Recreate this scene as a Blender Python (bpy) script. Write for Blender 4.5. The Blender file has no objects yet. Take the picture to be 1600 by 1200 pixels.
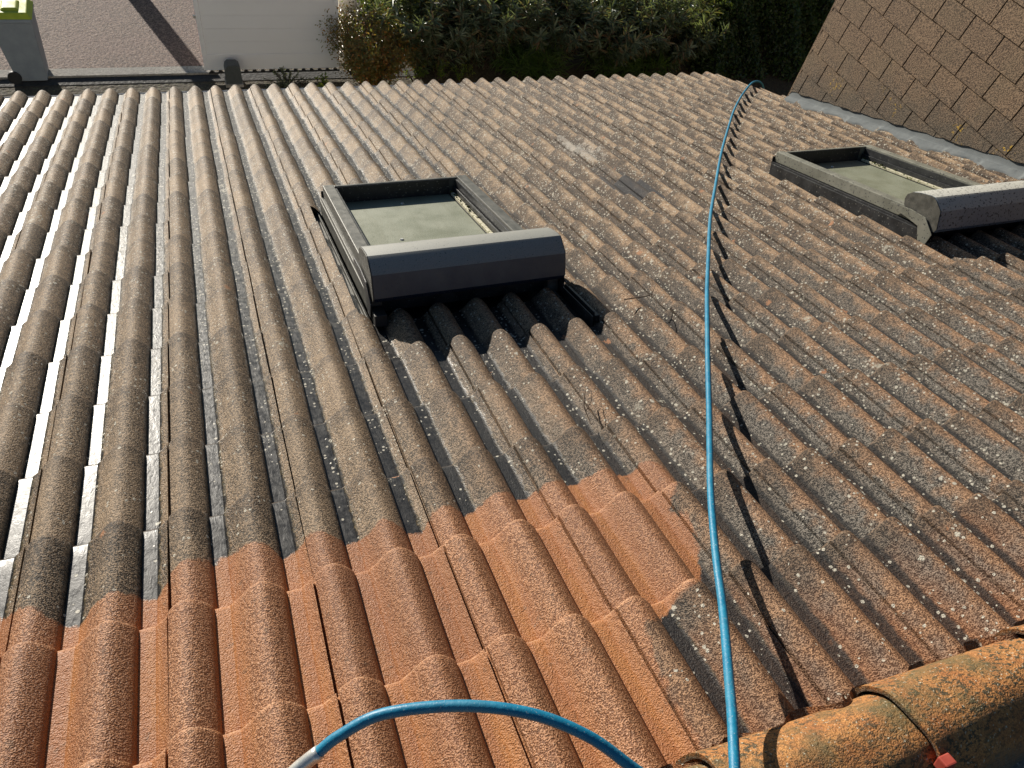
import bpy, bmesh, math, random
import numpy as np
from mathutils import Vector, Matrix
rnd = random.Random(7); rng = np.random.default_rng(11)
S = bpy.context.scene

# ---------------- camera, sky, sun, exposure ----------------
PITCH = math.radians(20); G = 0.3343; W = 0.33; Z0 = 4.668
cd = bpy.data.cameras.new('camera'); cam = bpy.data.objects.new('camera', cd); S.collection.objects.link(cam)
cd.sensor_width = 36; cd.lens = 25.299; cd.clip_start = 0.05; cd.clip_end = 2000
Rm = Matrix(((0.929363893, 0.166429835, -0.329520657), (-0.329617296, 0.776049472, -0.537679882), (0.166238358, 0.608315976, 0.776090511)))
cam.matrix_world = Matrix.Translation((0.27652764, -0.44139226, 6.26933874)) @ Rm.to_4x4()
S.camera = cam
SUN = Vector((-0.52, 1.7516, 0.4267)).normalized()
w = bpy.data.worlds.new('World'); S.world = w; w.use_nodes = True
nt = w.node_tree; bg = nt.nodes['Background']
sky = nt.nodes.new('ShaderNodeTexSky'); sky.sky_type = 'NISHITA'; sky.sun_disc = False
sky.sun_elevation = math.asin(SUN.z); sky.sun_rotation = math.atan2(SUN.x, SUN.y)
nt.links.new(sky.outputs[0], bg.inputs[0]); sky.dust_density = 0.15; sky.ozone_density = 2.0; sky.air_density = 1.0; bg.inputs[1].default_value = 0.055
sd = bpy.data.lights.new('sun', 'SUN'); sd.energy = 5.0; sd.angle = math.radians(0.5); sd.color = (1, 0.93, 0.82)
so = bpy.data.objects.new('sun', sd); S.collection.objects.link(so); so.rotation_euler = SUN.to_track_quat('Z', 'Y').to_euler()
so.location = (0, 0, 12)
S.view_settings.view_transform = 'Standard'; S.view_settings.look = 'None'; S.view_settings.gamma = 1
S.view_settings.exposure = 0.62
S.cycles.max_bounces = 6; S.cycles.caustics_reflective = False; S.cycles.caustics_refractive = False

# ---------------- helpers ----------------
cp, sp = math.cos(PITCH), math.sin(PITCH)
def RW(u, v, n): return Vector((u, v*cp + n*sp, -v*sp + n*cp + Z0))       # roof frame -> world
ROOF = Matrix.Translation((0, 0, Z0)) @ Matrix.Rotation(-PITCH, 4, 'X')

def tag(o, label=None, cat=None, group=None, kind=None):
    if label: o['label'] = label
    if cat: o['category'] = cat
    if group: o['group'] = group
    if kind: o['kind'] = kind
    return o
def empty(name, loc, label, cat, group=None):
    o = bpy.data.objects.new(name, None); S.collection.objects.link(o); o.location = loc
    o.empty_display_size = 0.2
    return tag(o, label, cat, group)
def link(name, me, m, parent=None, roof=False, label=None, smooth=False):
    """me in world coordinates, or in the roof frame when roof=True"""
    o = bpy.data.objects.new(name, me); S.collection.objects.link(o)
    if m: me.materials.append(m)
    mat = ROOF.copy() if roof else Matrix.Identity(4)
    if parent:
        o.parent = parent; o.matrix_parent_inverse = Matrix.Identity(4)
        pm = Matrix.Identity(4); p = parent
        while p: pm = p.matrix_basis @ pm; p = p.parent
        mat = pm.inverted() @ mat
    o.matrix_basis = mat
    if smooth: me.polygons.foreach_set('use_smooth', [True]*len(me.polygons))
    if label: o['label'] = label
    return o
class MB:
    def __init__(s): s.v = []; s.f = []
    def add(s, vs, fs):
        b = len(s.v); s.v += [tuple(x) for x in vs]; s.f += [tuple(b+i for i in f) for f in fs]
    def box(s, x0, x1, y0, y1, z0, z1):
        s.add([(x0,y0,z0),(x1,y0,z0),(x1,y1,z0),(x0,y1,z0),(x0,y0,z1),(x1,y0,z1),(x1,y1,z1),(x0,y1,z1)],
              [(3,2,1,0),(4,5,6,7),(0,1,5,4),(1,2,6,5),(2,3,7,6),(3,0,4,7)])
    def prism(s, prof, x0, x1, axis=0):
        """prof: list of (a,b) in the plane normal to axis x, swept x0..x1"""
        n = len(prof)
        vs = [(x0, a, b) for a, b in prof] + [(x1, a, b) for a, b in prof]
        if axis == 1: vs = [(a, x, b) for x, a, b in vs]
        fs = [(i, (i+1) % n, n+(i+1) % n, n+i) for i in range(n)] + [tuple(range(n))[::-1], tuple(range(n, 2*n))]
        s.add(vs, fs)
    def tube(s, pts, r, seg=8, cap=True):
        pts = [Vector(p) for p in pts]; rs = r if hasattr(r, '__len__') else [r]*len(pts)
        b = len(s.v); up = Vector((0.13, 0.21, 0.97)); n = len(pts)
        for i, p in enumerate(pts):
            d = (pts[min(i+1, n-1)] - pts[max(i-1, 0)]).normalized()
            a = d.cross(up)
            if a.length < 1e-3: a = d.cross(Vector((1, 0, 0)))
            a.normalize(); c = a.cross(d)
            for k in range(seg):
                t = 2*math.pi*k/seg; s.v.append(tuple(p + (a*math.cos(t) + c*math.sin(t))*rs[i]))
        for i in range(n-1):
            for k in range(seg):
                k2 = (k+1) % seg; s.f.append((b+i*seg+k, b+i*seg+k2, b+(i+1)*seg+k2, b+(i+1)*seg+k))
        if cap: s.f.append(tuple(b+k for k in range(seg))[::-1]); s.f.append(tuple(b+(n-1)*seg+k for k in range(seg)))
    def mesh(s, name, bevel=0, segs=2):
        me = bpy.data.meshes.new(name); me.from_pydata(s.v, [], s.f)
        bm = bmesh.new(); bm.from_mesh(me); bmesh.ops.recalc_face_normals(bm, faces=bm.faces)
        if bevel:
            es = [e for e in bm.edges if e.is_manifold and e.calc_face_angle(0) > 0.5]
            bmesh.ops.bevel(bm, geom=es, offset=bevel, segments=segs, affect='EDGES', profile=0.6, clamp_overlap=True)
        bm.to_mesh(me); bm.free(); return me
def npmesh(name, verts, quads):
    me = bpy.data.meshes.new(name); n = len(verts); q = len(quads); k = quads.shape[1]
    me.vertices.add(n); me.vertices.foreach_set('co', np.asarray(verts, np.float32).ravel())
    me.loops.add(q*k); me.loops.foreach_set('vertex_index', np.asarray(quads, np.int32).ravel())
    me.polygons.add(q); me.polygons.foreach_set('loop_start', np.arange(0, q*k, k, dtype=np.int32))
    me.update(calc_edges=True); me.validate(); return me
def attr(me, name, vals, dom='POINT'):
    a = me.attributes.new(name, 'FLOAT', dom); a.data.foreach_set('value', np.asarray(vals, np.float32))

# ---------------- material node kit ----------------
class NK:
    def __init__(s, name):
        s.m = bpy.data.materials.new(name); s.m.use_nodes = True; s.t = s.m.node_tree
        s.b = s.t.nodes['Principled BSDF']; s.tc = s.t.nodes.new('ShaderNodeTexCoord')
    def n(s, typ, **kw):
        x = s.t.nodes.new(typ)
        for k, v in kw.items(): setattr(x, k, v)
        return x
    def put(s, sock, v):
        if hasattr(v, 'bl_idname') or isinstance(v, bpy.types.NodeSocket): s.t.links.new(v, sock)
        elif isinstance(v, (tuple, list)): sock.default_value = (*v, 1) if len(v) == 3 and len(sock.default_value) == 4 else v
        else: sock.default_value = v
    def attr(s, name): return s.n('ShaderNodeAttribute', attribute_name=name).outputs['Fac']
    def mp(s, scale=(1, 1, 1), src='Object'):
        m = s.n('ShaderNodeMapping'); s.put(m.inputs[0], s.tc.outputs[src]); m.inputs['Scale'].default_value = scale; return m.outputs[0]
    def noise(s, sc, det=3, rough=0.55, vec=None, dist=0):
        x = s.n('ShaderNodeTexNoise'); x.inputs['Scale'].default_value = sc; x.inputs['Detail'].default_value = det
        x.inputs['Roughness'].default_value = rough; x.inputs['Distortion'].default_value = dist
        s.put(x.inputs['Vector'], vec if vec is not None else s.tc.outputs['Object']); return x.outputs[0]
    def vor(s, sc, vec=None, rand=1):
        x = s.n('ShaderNodeTexVoronoi'); x.inputs['Scale'].default_value = sc; x.inputs['Randomness'].default_value = rand
        s.put(x.inputs['Vector'], vec if vec is not None else s.tc.outputs['Object']); return x
    def mr(s, v, a, b, c=0, d=1, clamp=True, smooth=False):
        x = s.n('ShaderNodeMapRange'); x.clamp = clamp
        if smooth: x.interpolation_type = 'SMOOTHSTEP'
        s.put(x.inputs[0], v)
        for i, q in enumerate((a, b, c, d)): s.put(x.inputs[i+1], q)
        return x.outputs[0]
    def ma(s, op, a, b=0.0, c=None, clamp=False):
        x = s.n('ShaderNodeMath', operation=op); x.use_clamp = clamp; s.put(x.inputs[0], a); s.put(x.inputs[1], b)
        if c is not None: s.put(x.inputs[2], c)
        return x.outputs[0]
    def mix(s, f, a, b, blend='MIX'):
        x = s.n('ShaderNodeMix', data_type='RGBA', blend_type=blend); s.put(x.inputs[0], f); s.put(x.inputs[6], a); s.put(x.inputs[7], b); return x.outputs[2]
    def xyz(s, src='Object'):
        x = s.n('ShaderNodeSeparateXYZ'); s.put(x.inputs[0], s.tc.outputs[src]); return x.outputs
    def bump(s, h, dist=0.001, st=1.0, prev=None):
        x = s.n('ShaderNodeBump'); x.inputs['Distance'].default_value = dist; s.put(x.inputs['Strength'], st); s.put(x.inputs['Height'], h)
        if prev is not None: s.put(x.inputs['Normal'], prev)
        return x.outputs[0]
    def out(s, col=None, rough=None, bump=None, **kw):
        if col is not None: s.put(s.b.inputs['Base Color'], col)
        if rough is not None: s.put(s.b.inputs['Roughness'], rough)
        if bump is not None: s.put(s.b.inputs['Normal'], bump)
        for k, v in kw.items(): s.put(s.b.inputs[k.replace('_', ' ')], v)
        return s.m

def tile_material():
    k = NK('roof_tile_concrete')
    U, V, Nn = k.xyz()
    hgt = k.attr('hgt'); clean = k.attr('clean'); tint = k.attr('tint'); edge = k.attr('edge'); side = k.attr('side'); grey = k.attr('grey')
    g1 = k.noise(300, 1, 0.5); g2 = k.noise(125, 2, 0.6); md = k.noise(22, 4, 0.6); bg_ = k.noise(2.6, 4, 0.6); md2 = k.noise(60, 3, 0.6)
    grain = k.mr(k.ma('ADD', k.ma('MULTIPLY', g1, 0.55), k.ma('MULTIPLY', g2, 0.45)), 0.452, 0.560)
    gspk = k.mr(g1, 0.36, 0.64)
    # --- clean mask: positive = washed
    cm = k.ma('ADD', clean, k.ma('MULTIPLY', k.ma('SUBTRACT', md, 0.5), 0.045))
    cm = k.mr(k.ma('ADD', cm, k.ma('MULTIPLY', k.ma('SUBTRACT', md2, 0.5), 0.012)), -0.003, 0.004)
    # --- weathered colour, tan on the left and far, darker grey-brown near right
    right = k.mr(k.ma('SUBTRACT', U, k.ma('MULTIPLY', V, 0.25)), 0.3, 1.6)
    nearr = k.ma('MULTIPLY', right, k.mr(V, 3.2, 0.6))
    dark = k.mix(nearr, k.mix(k.mr(V, 0.8, 3.5), (0.040, 0.030, 0.021), (0.062, 0.045, 0.031)), (0.032, 0.027, 0.022))
    tan = k.mix(nearr, k.mix(k.mr(V, 0.8, 3.5), (0.345, 0.245, 0.155), (0.42, 0.30, 0.188)), (0.30, 0.205, 0.135))
    f = k.ma('ADD', k.ma('MULTIPLY', grain, 0.85), k.ma('MULTIPLY', k.mr(md, 0.3, 0.7), 0.25))
    f = k.ma('ADD', f, k.ma('ADD', k.ma('MULTIPLY', k.ma('SUBTRACT', bg_, 0.5), 0.8), k.ma('MULTIPLY', k.ma('SUBTRACT', tint, 0.5), 0.35)), clamp=True)
    col = k.mix(f, dark, tan)
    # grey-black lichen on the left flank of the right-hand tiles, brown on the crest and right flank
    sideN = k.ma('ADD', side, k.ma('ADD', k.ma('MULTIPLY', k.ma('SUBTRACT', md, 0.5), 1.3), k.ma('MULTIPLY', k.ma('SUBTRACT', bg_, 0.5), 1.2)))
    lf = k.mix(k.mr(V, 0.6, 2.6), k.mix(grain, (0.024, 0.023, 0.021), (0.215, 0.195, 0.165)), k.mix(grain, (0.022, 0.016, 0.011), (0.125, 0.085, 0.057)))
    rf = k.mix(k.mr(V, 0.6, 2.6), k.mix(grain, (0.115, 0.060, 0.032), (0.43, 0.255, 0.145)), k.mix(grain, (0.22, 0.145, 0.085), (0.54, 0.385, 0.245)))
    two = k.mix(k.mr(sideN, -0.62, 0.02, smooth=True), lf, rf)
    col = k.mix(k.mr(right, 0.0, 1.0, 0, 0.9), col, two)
    rb = k.ma('MULTIPLY', k.ma('MULTIPLY', k.mr(side, -0.1, 0.6), right), k.ma('MULTIPLY', k.mr(bg_, 0.44, 0.60, 0, 0.55), k.mr(V, 2.5, 1.0)))
    col = k.mix(rb, col, k.mix(grain, (0.10, 0.042, 0.018), (0.38, 0.185, 0.080)))
    # black growth and painted step shade at the exposed lower end of every tile
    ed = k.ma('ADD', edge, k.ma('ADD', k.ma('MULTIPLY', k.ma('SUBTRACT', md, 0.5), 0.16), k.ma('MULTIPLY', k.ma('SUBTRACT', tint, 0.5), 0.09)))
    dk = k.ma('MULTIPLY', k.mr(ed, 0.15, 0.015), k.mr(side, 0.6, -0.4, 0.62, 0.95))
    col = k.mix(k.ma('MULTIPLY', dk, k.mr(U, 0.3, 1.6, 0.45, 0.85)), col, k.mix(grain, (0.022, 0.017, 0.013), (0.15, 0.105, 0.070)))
    step_shade = k.ma('MULTIPLY', k.mr(k.ma('ADD', edge, k.ma('MULTIPLY', k.ma('SUBTRACT', md, 0.5), 0.04)), 0.060, 0.0), k.mr(U, 0.4, 1.6, 0.62, 0.35))  # narrow band of step shade painted into the colour at each lip
    col = k.mix(step_shade, col, k.mix(grain, (0.020, 0.015, 0.011), (0.13, 0.09, 0.058)))
    # rusty run-off near the ridge on the right
    rust = k.ma('MULTIPLY', k.mr(k.ma('ADD', V, k.ma('MULTIPLY', k.ma('SUBTRACT', k.noise(9, 3), 0.5), 0.5)), 0.02, -0.30), k.mr(hgt, 0.8, 0.1, 0.35, 1.0))
    col = k.mix(k.ma('MULTIPLY', rust, 0.8), col, k.mix(grain, (0.16, 0.06, 0.022), (0.38, 0.16, 0.06)))
    # --- pans
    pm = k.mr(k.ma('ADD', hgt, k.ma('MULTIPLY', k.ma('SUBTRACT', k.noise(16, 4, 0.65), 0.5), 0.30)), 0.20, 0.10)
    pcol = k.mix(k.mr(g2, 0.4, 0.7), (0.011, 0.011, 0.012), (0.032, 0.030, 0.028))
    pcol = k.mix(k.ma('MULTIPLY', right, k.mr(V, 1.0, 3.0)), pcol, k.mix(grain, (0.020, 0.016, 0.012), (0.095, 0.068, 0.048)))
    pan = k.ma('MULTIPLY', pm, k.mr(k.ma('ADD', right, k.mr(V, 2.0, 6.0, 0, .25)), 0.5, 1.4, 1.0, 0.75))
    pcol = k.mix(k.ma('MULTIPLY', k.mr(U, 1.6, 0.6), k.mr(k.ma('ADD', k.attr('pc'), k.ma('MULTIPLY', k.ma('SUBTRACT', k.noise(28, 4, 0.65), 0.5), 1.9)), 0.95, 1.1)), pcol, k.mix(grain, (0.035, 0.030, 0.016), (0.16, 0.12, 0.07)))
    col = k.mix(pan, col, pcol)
    # --- lichen spots
    def spots(sc, rmin, rmax, dens, c):
        v = k.vor(sc); rr = k.n('ShaderNodeSeparateColor'); k.put(rr.inputs[0], v.outputs['Color'])
        on = k.mr(rr.outputs[0], dens, k.ma('ADD', dens, 0.02) if hasattr(dens, 'links') else dens+0.02)
        rad = k.mr(rr.outputs[1], 0, 1, rmin, rmax)
        d = k.ma('ADD', v.outputs['Distance'], k.ma('MULTIPLY', k.ma('SUBTRACT', g2, 0.5), 0.55))
        return k.ma('MULTIPLY', k.mr(k.ma('SUBTRACT', rad, d), -0.01, 0.03), on)
    dn = k.ma('SUBTRACT', 1.05, k.ma('ADD', k.ma('MULTIPLY', k.mr(V, 0.3, 3.0), 0.40), k.ma('MULTIPLY', k.mr(U, 0.2, 2.2), 0.26)))
    dn = k.ma('ADD', dn, k.ma('ADD', k.ma('MULTIPLY', k.ma('SUBTRACT', k.noise(4, 3, 0.6), 0.5), 1.5), k.ma('MULTIPLY', k.ma('SUBTRACT', k.noise(17, 2), 0.5), 0.8)))
    dn = k.ma('SUBTRACT', dn, k.ma('MULTIPLY', pm, 0.10))
    s1 = spots(78, 0.12, 0.42, k.ma('SUBTRACT', dn, 0.04), 0); s2 = spots(30, 0.05, 0.24, k.ma('ADD', dn, 0.10), 0)
    notclean = k.ma('SUBTRACT', 1.0, cm)
    sp_ = k.ma('MULTIPLY', k.ma('MAXIMUM', s1, s2), notclean)
    col = k.mix(k.ma('MULTIPLY', sp_, 0.85), col, k.mix(bg_, (0.40, 0.37, 0.30), (0.62, 0.58, 0.48)))
    s4 = k.ma('MULTIPLY', spots(10, 0.05, 0.30, k.ma('ADD', dn, 0.12), 0), k.ma('MULTIPLY', notclean, k.mr(k.noise(45, 4, 0.7), 0.47, 0.56)))
    col = k.mix(k.ma('MULTIPLY', s4, 0.7), col, (0.44, 0.41, 0.33))
    # orange lichen rosettes, rare
    s3 = k.ma('MULTIPLY', spots(13, 0.05, 0.22, 0.94, 0), notclean)
    col = k.mix(k.ma('MULTIPLY', s3, 0.7), col, (0.42, 0.20, 0.10))
    # cement smear and black sooty tile
    sm = k.mr(k.ma('ADD', grey, k.ma('ADD', k.ma('MULTIPLY', k.ma('SUBTRACT', md2, 0.5), 1.0), k.ma('ADD', k.ma('MULTIPLY', side, 0.25), k.ma('MULTIPLY', k.ma('SUBTRACT', md, 0.5), 1.0)))), 0.45, 0.8)
    col = k.mix(k.ma('MULTIPLY', sm, 0.6), col, k.mix(g2, (0.30, 0.29, 0.26), (0.50, 0.48, 0.43)))
    soot = k.attr('soot'); col = k.mix(k.mr(k.ma('ADD', soot, k.ma('MULTIPLY', k.ma('SUBTRACT', md, 0.5), 0.8)), 0.3, 0.7, 0, 0.85), col, (0.025, 0.027, 0.032))
    # --- washed colour
    c1 = k.mix(grain, (0.150, 0.060, 0.024), (0.52, 0.265, 0.135))
    c1 = k.mix(k.mr(g2, 0.60, 0.72, 0, 0.55), c1, (0.07, 0.035, 0.022))
    c1 = k.mix(k.mr(g1, 0.66, 0.74, 0, 0.5), c1, (0.70, 0.52, 0.38))
    c2 = k.mix(g2, (0.27, 0.098, 0.034), (0.42, 0.170, 0.060))
    low = k.mr(k.ma('ADD', hgt, k.ma('MULTIPLY', k.ma('SUBTRACT', md, 0.5), 0.35)), 0.55, 0.05, 0, 0.85)
    wc = k.mix(low, c1, c2)
    streak = k.noise(4, 3, 0.6, k.mp((8, 0.6, 1)))
    wc = k.mix(k.ma('MULTIPLY', low, k.mr(streak, 0.45, 0.65, 0, 0.55)), wc, (0.46, 0.20, 0.055))
    wc = k.mix(k.mr(bg_, 0.35, 0.65, 0.0, 0.35), wc, (0.28, 0.11, 0.05))
    wc = k.mix(k.mr(tint, 0, 1, 0.0, 0.35), wc, (0.20, 0.085, 0.042))
    wc = k.mix(k.mr(k.noise(34, 4, 0.7), 0.60, 0.70, 0, 0.55), wc, (0.12, 0.075, 0.045))
    col = k.mix(cm, col, wc)
    # worn pale lip at the lower edge of each tile
    eg = k.ma('MULTIPLY', k.mr(edge, 0.0045, 0.001), k.mr(k.noise(30, 3), 0.35, 0.6))
    col = k.mix(k.ma('MULTIPLY', eg, k.mr(cm, 0, 1, 0.15, 0.5)), col, (0.62, 0.38, 0.22))
    # --- wetness
    wl = k.mr(k.ma('ADD', k.ma('SUBTRACT', U, k.ma('MULTIPLY', V, 0.08)), k.ma('MULTIPLY', k.ma('SUBTRACT', bg_, 0.5), 0.7)), 1.6, 0.5)
    pcn = k.ma('ADD', k.attr('pc'), k.ma('ADD', k.ma('MULTIPLY', k.ma('SUBTRACT', k.noise(28, 4, 0.65), 0.5), 1.9), k.mr(V, 1.2, 5.0, -0.25, 0.25)))
    wet = k.ma('MULTIPLY', wl, k.mr(pcn, 1.02, 0.92))
    wet = k.ma('MULTIPLY', wet, k.ma('SUBTRACT', 1.0, k.ma('MULTIPLY', cm, 0.80)))
    damp = k.ma('MULTIPLY', k.mr(wl, 0, 1), k.mr(hgt, 1.0, 0.2, 0.35, 1.0))
    rough = k.mr(damp, 0, 1, 0.78, 0.50)
    rough = k.mr(cm, 0, 1, rough, 0.55)
    rough = k.mr(wet, 0, 1, rough, k.ma('ADD', k.mr(k.noise(50, 3), 0.35, 0.65, 0.27, 0.42), k.mr(V, 1.5, 4.0, 0, 0.10)))
    spec = k.mr(k.ma('MAXIMUM', wet, k.ma('MULTIPLY', cm, .4)), 0, 1, 0.30, k.mr(V, 0.8, 3.0, 0.30, 0.34))
    bst = k.mr(wet, 0, 1, 1.0, 0.05)
    b1 = k.bump(g1, 0.0032, bst); b2 = k.bump(g2, 0.003, k.mr(wet, 0, 1, 0.7, 0.05), b1)
    rip = k.noise(60, 3, 0.6, k.mp((1, 0.4, 1)), 0.6); b3 = k.bump(rip, 0.006, k.mr(wet, 0, 1, 0.2, 0.14), b2)
    b4 = k.bump(sp_, 0.0015, 0.6, b3)
    return k.out(col, rough, b4, Specular_IOR_Level=spec)

def simple(name, c1, c2, sc=20, rough=0.6, metallic=0.0, bd=0.0, bs=60, spec=0.5, speck=None, det=4):
    k = NK(name); n = k.noise(sc, det, 0.6); col = k.mix(k.mr(n, 0.3, 0.7), c1, c2)
    if speck:
        ssc, th, sc_col = speck; col = k.mix(k.mr(k.noise(ssc, 2, 0.5), th, th+0.04), col, sc_col)
    b = k.bump(k.noise(bs, 4, 0.6), bd) if bd else None
    return k.out(col, k.mr(n, 0.3, 0.7, rough*0.85, min(1, rough*1.15)), b, Metallic=metallic, Specular_IOR_Level=spec)

M = {}
M['tile'] = tile_material()
M['frame'] = simple('weathered_grey_metal', (0.060, 0.060, 0.052), (0.14, 0.135, 0.115), 30, 0.5, 0.15, 0.0006, 300, speck=(120, 0.62, (0.05, 0.05, 0.05)))
M['frame2'] = simple('lichened_grey_metal', (0.14, 0.14, 0.11), (0.25, 0.245, 0.20), 10, 0.6, 0.1, 0.001, 200, speck=(80, 0.62, (0.045, 0.045, 0.045)))
M['darkmetal'] = simple('dark_grey_metal', (0.020, 0.021, 0.023), (0.045, 0.046, 0.048), 18, 0.45, 0.3, 0.0005, 250, speck=(90, 0.66, (0.2, 0.2, 0.18)))
M['box'] = simple('dusty_shutter_metal', (0.13, 0.13, 0.125), (0.19, 0.19, 0.175), 8, 0.36, 0.45, 0.0004, 300, speck=(150, 0.66, (0.3, 0.3, 0.27)))
M['box2'] = simple('spotted_shutter_metal', (0.20, 0.205, 0.20), (0.30, 0.30, 0.28), 9, 0.42, 0.4, 0.0008, 200, speck=(48, 0.57, (0.035, 0.035, 0.04)))
def box_mat(name, base, dust, speck, sc, th):  # dust on upward faces; base has the fronts' blue sky reflection painted in
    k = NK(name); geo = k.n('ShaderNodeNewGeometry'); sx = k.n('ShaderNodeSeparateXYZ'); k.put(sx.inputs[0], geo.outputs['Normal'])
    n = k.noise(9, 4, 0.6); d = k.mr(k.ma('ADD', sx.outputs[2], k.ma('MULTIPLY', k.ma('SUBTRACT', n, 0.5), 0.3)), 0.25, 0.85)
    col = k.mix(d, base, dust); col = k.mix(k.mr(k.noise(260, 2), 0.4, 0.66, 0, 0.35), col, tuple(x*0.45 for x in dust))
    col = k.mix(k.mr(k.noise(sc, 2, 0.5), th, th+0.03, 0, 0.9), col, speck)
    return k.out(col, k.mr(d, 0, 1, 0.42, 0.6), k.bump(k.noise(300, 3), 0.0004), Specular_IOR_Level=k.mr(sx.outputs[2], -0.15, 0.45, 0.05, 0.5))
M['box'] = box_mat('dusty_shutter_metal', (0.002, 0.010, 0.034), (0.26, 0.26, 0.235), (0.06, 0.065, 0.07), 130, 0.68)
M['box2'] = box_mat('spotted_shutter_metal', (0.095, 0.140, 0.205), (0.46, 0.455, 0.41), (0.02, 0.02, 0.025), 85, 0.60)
def pane_mat():
    k = NK('algae_dusted_panel'); a = k.noise(4, 4, 0.6); st = k.noise(5, 3, 0.6, k.mp((3, 0.4, 1))); g = k.noise(190, 2)
    col = k.mix(k.mr(a, 0.30, 0.70), (0.130, 0.140, 0.090), (0.225, 0.235, 0.175))
    col = k.mix(k.mr(st, 0.48, 0.66, 0, 0.55), col, (0.13, 0.135, 0.085))
    col = k.mix(k.mr(g, 0.45, 0.62, 0, 0.4), col, (0.36, 0.37, 0.29))
    col = k.mix(k.mr(k.noise(36, 4, 0.7), 0.64, 0.68, 0, 0.6), col, (0.07, 0.075, 0.035))
    return k.out(col, k.mr(a, 0.3, 0.7, 0.35, 0.7), k.bump(g, 0.0003))
M['pane'] = pane_mat()
M['cream'] = simple('cream_seal', (0.42, 0.38, 0.26), (0.6, 0.56, 0.42), 40, 0.7, 0, 0.001, 150, speck=(60, 0.58, (0.12, 0.13, 0.03)))
M['moss'] = simple('green_moss', (0.05, 0.07, 0.015), (0.16, 0.17, 0.04), 60, 0.95, 0, 0.004, 200)
M['lead'] = simple('weathered_lead', (0.09, 0.102, 0.106), (0.17, 0.182, 0.182), 8, 0.95, 0.0, 0.001, 60, speck=(70, 0.68, (0.12, 0.12, 0.11)))
M['zinc'] = simple('pale_zinc', (0.55, 0.56, 0.56), (0.72, 0.72, 0.70), 12, 0.45, 0.1, 0.0005, 80)
M['render'] = simple('cream_render', (0.55, 0.50, 0.42), (0.62, 0.57, 0.49), 3, 0.9, 0, 0.002, 150)
M['mortar'] = simple('grey_mortar', (0.055, 0.055, 0.055), (0.17, 0.165, 0.155), 90, 0.95, 0, 0.008, 90, speck=(140, 0.62, (0.35, 0.34, 0.32)))
M['under'] = simple('underlay_dark', (0.012, 0.011, 0.01), (0.02, 0.018, 0.016), 20, 0.95)
M['gate'] = simple('white_gate_paint', (0.86, 0.87, 0.88), (0.89, 0.90, 0.91), 1.5, 0.45, 0, 0.0002, 40)
M['black'] = simple('black_rubber', (0.012, 0.012, 0.012), (0.03, 0.03, 0.03), 30, 0.6)
M['motor'] = simple('charcoal_plastic', (0.06, 0.07, 0.07), (0.09, 0.10, 0.10), 20, 0.5, 0, 0.0005, 200)
M['bin'] = simple('grey_bin_plastic', (0.24, 0.27, 0.30), (0.31, 0.34, 0.37), 6, 0.5, 0, 0.0004, 200)
M['lid'] = simple('yellow_green_lid_plastic', (0.38, 0.43, 0.02), (0.50, 0.54, 0.05), 6, 0.6)
M['steel'] = simple('brushed_steel', (0.5, 0.5, 0.48), (0.65, 0.64, 0.6), 60, 0.35, 0.6, 0.0003, 300)
M['redclip'] = simple('red_plastic_clip', (0.30, 0.045, 0.03), (0.38, 0.07, 0.045), 30, 0.5)
M['bark'] = simple('brown_bark', (0.05, 0.035, 0.022), (0.10, 0.075, 0.05), 50, 0.9, 0, 0.002, 90)
M['twig'] = simple('dry_twig', (0.06, 0.04, 0.025), (0.13, 0.09, 0.06), 60, 0.9)

def hose_mat():
    k = NK('blue_hose_rubber'); n = k.noise(40, 3); w_ = k.noise(6, 3, 0.6)
    col = k.mix(k.mr(n, 0.3, 0.7), (0.001, 0.135, 0.25), (0.003, 0.190, 0.32))
    col = k.mix(k.mr(w_, 0.48, 0.62, 0, 0.3), col, (0.05, 0.20, 0.27))
    col = k.mix(k.mr(k.noise(260, 2), 0.64, 0.7, 0, 0.5), col, (0.4, 0.45, 0.45))
    return k.out(col, k.mr(n, 0.3, 0.7, 0.40, 0.55), k.bump(k.noise(120, 3), 0.0008))
M['hose'] = hose_mat()
def shingle_mat():
    k = NK('granulated_shingle'); lo = k.attr('low'); t = k.attr('tint'); g = k.noise(110, 2, 0.6); g2 = k.noise(300, 1); b = k.noise(2.2, 4, 0.6)
    f = k.mr(k.ma('ADD', k.ma('MULTIPLY', g, 0.75), k.ma('MULTIPLY', g2, 0.25)), 0.42, 0.58)
    col = k.mix(f, (0.060, 0.034, 0.018), (0.31, 0.205, 0.123))
    col = k.mix(k.mr(t, 0, 1, 0, 0.5), col, k.mix(f, (0.045, 0.028, 0.018), (0.22, 0.145, 0.09)))
    col = k.mix(k.mr(b, 0.45, 0.70, 0, 0.30), col, (0.17, 0.135, 0.075))
    mould = k.ma('MULTIPLY', k.mr(k.ma('ADD', lo, k.ma('MULTIPLY', k.ma('SUBTRACT', k.noise(7, 4, 0.65), 0.5), 0.75)), 0.40, 0.05), 0.8)
    col = k.mix(mould, col, k.mix(f, (0.035, 0.028, 0.020), (0.15, 0.12, 0.085)))
    yl = k.ma('MULTIPLY', k.mr(lo, 0.30, 0.12), k.ma('MULTIPLY', k.mr(k.noise(3.1, 2), 0.58, 0.64), k.mr(k.noise(34, 4, 0.7), 0.57, 0.64)))
    col = k.mix(yl, col, (0.50, 0.31, 0.04))
    return k.out(col, 0.85, k.bump(g, 0.003, 1.0, k.bump(g2, 0.0015)))
M['shingle'] = shingle_mat()
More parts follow.
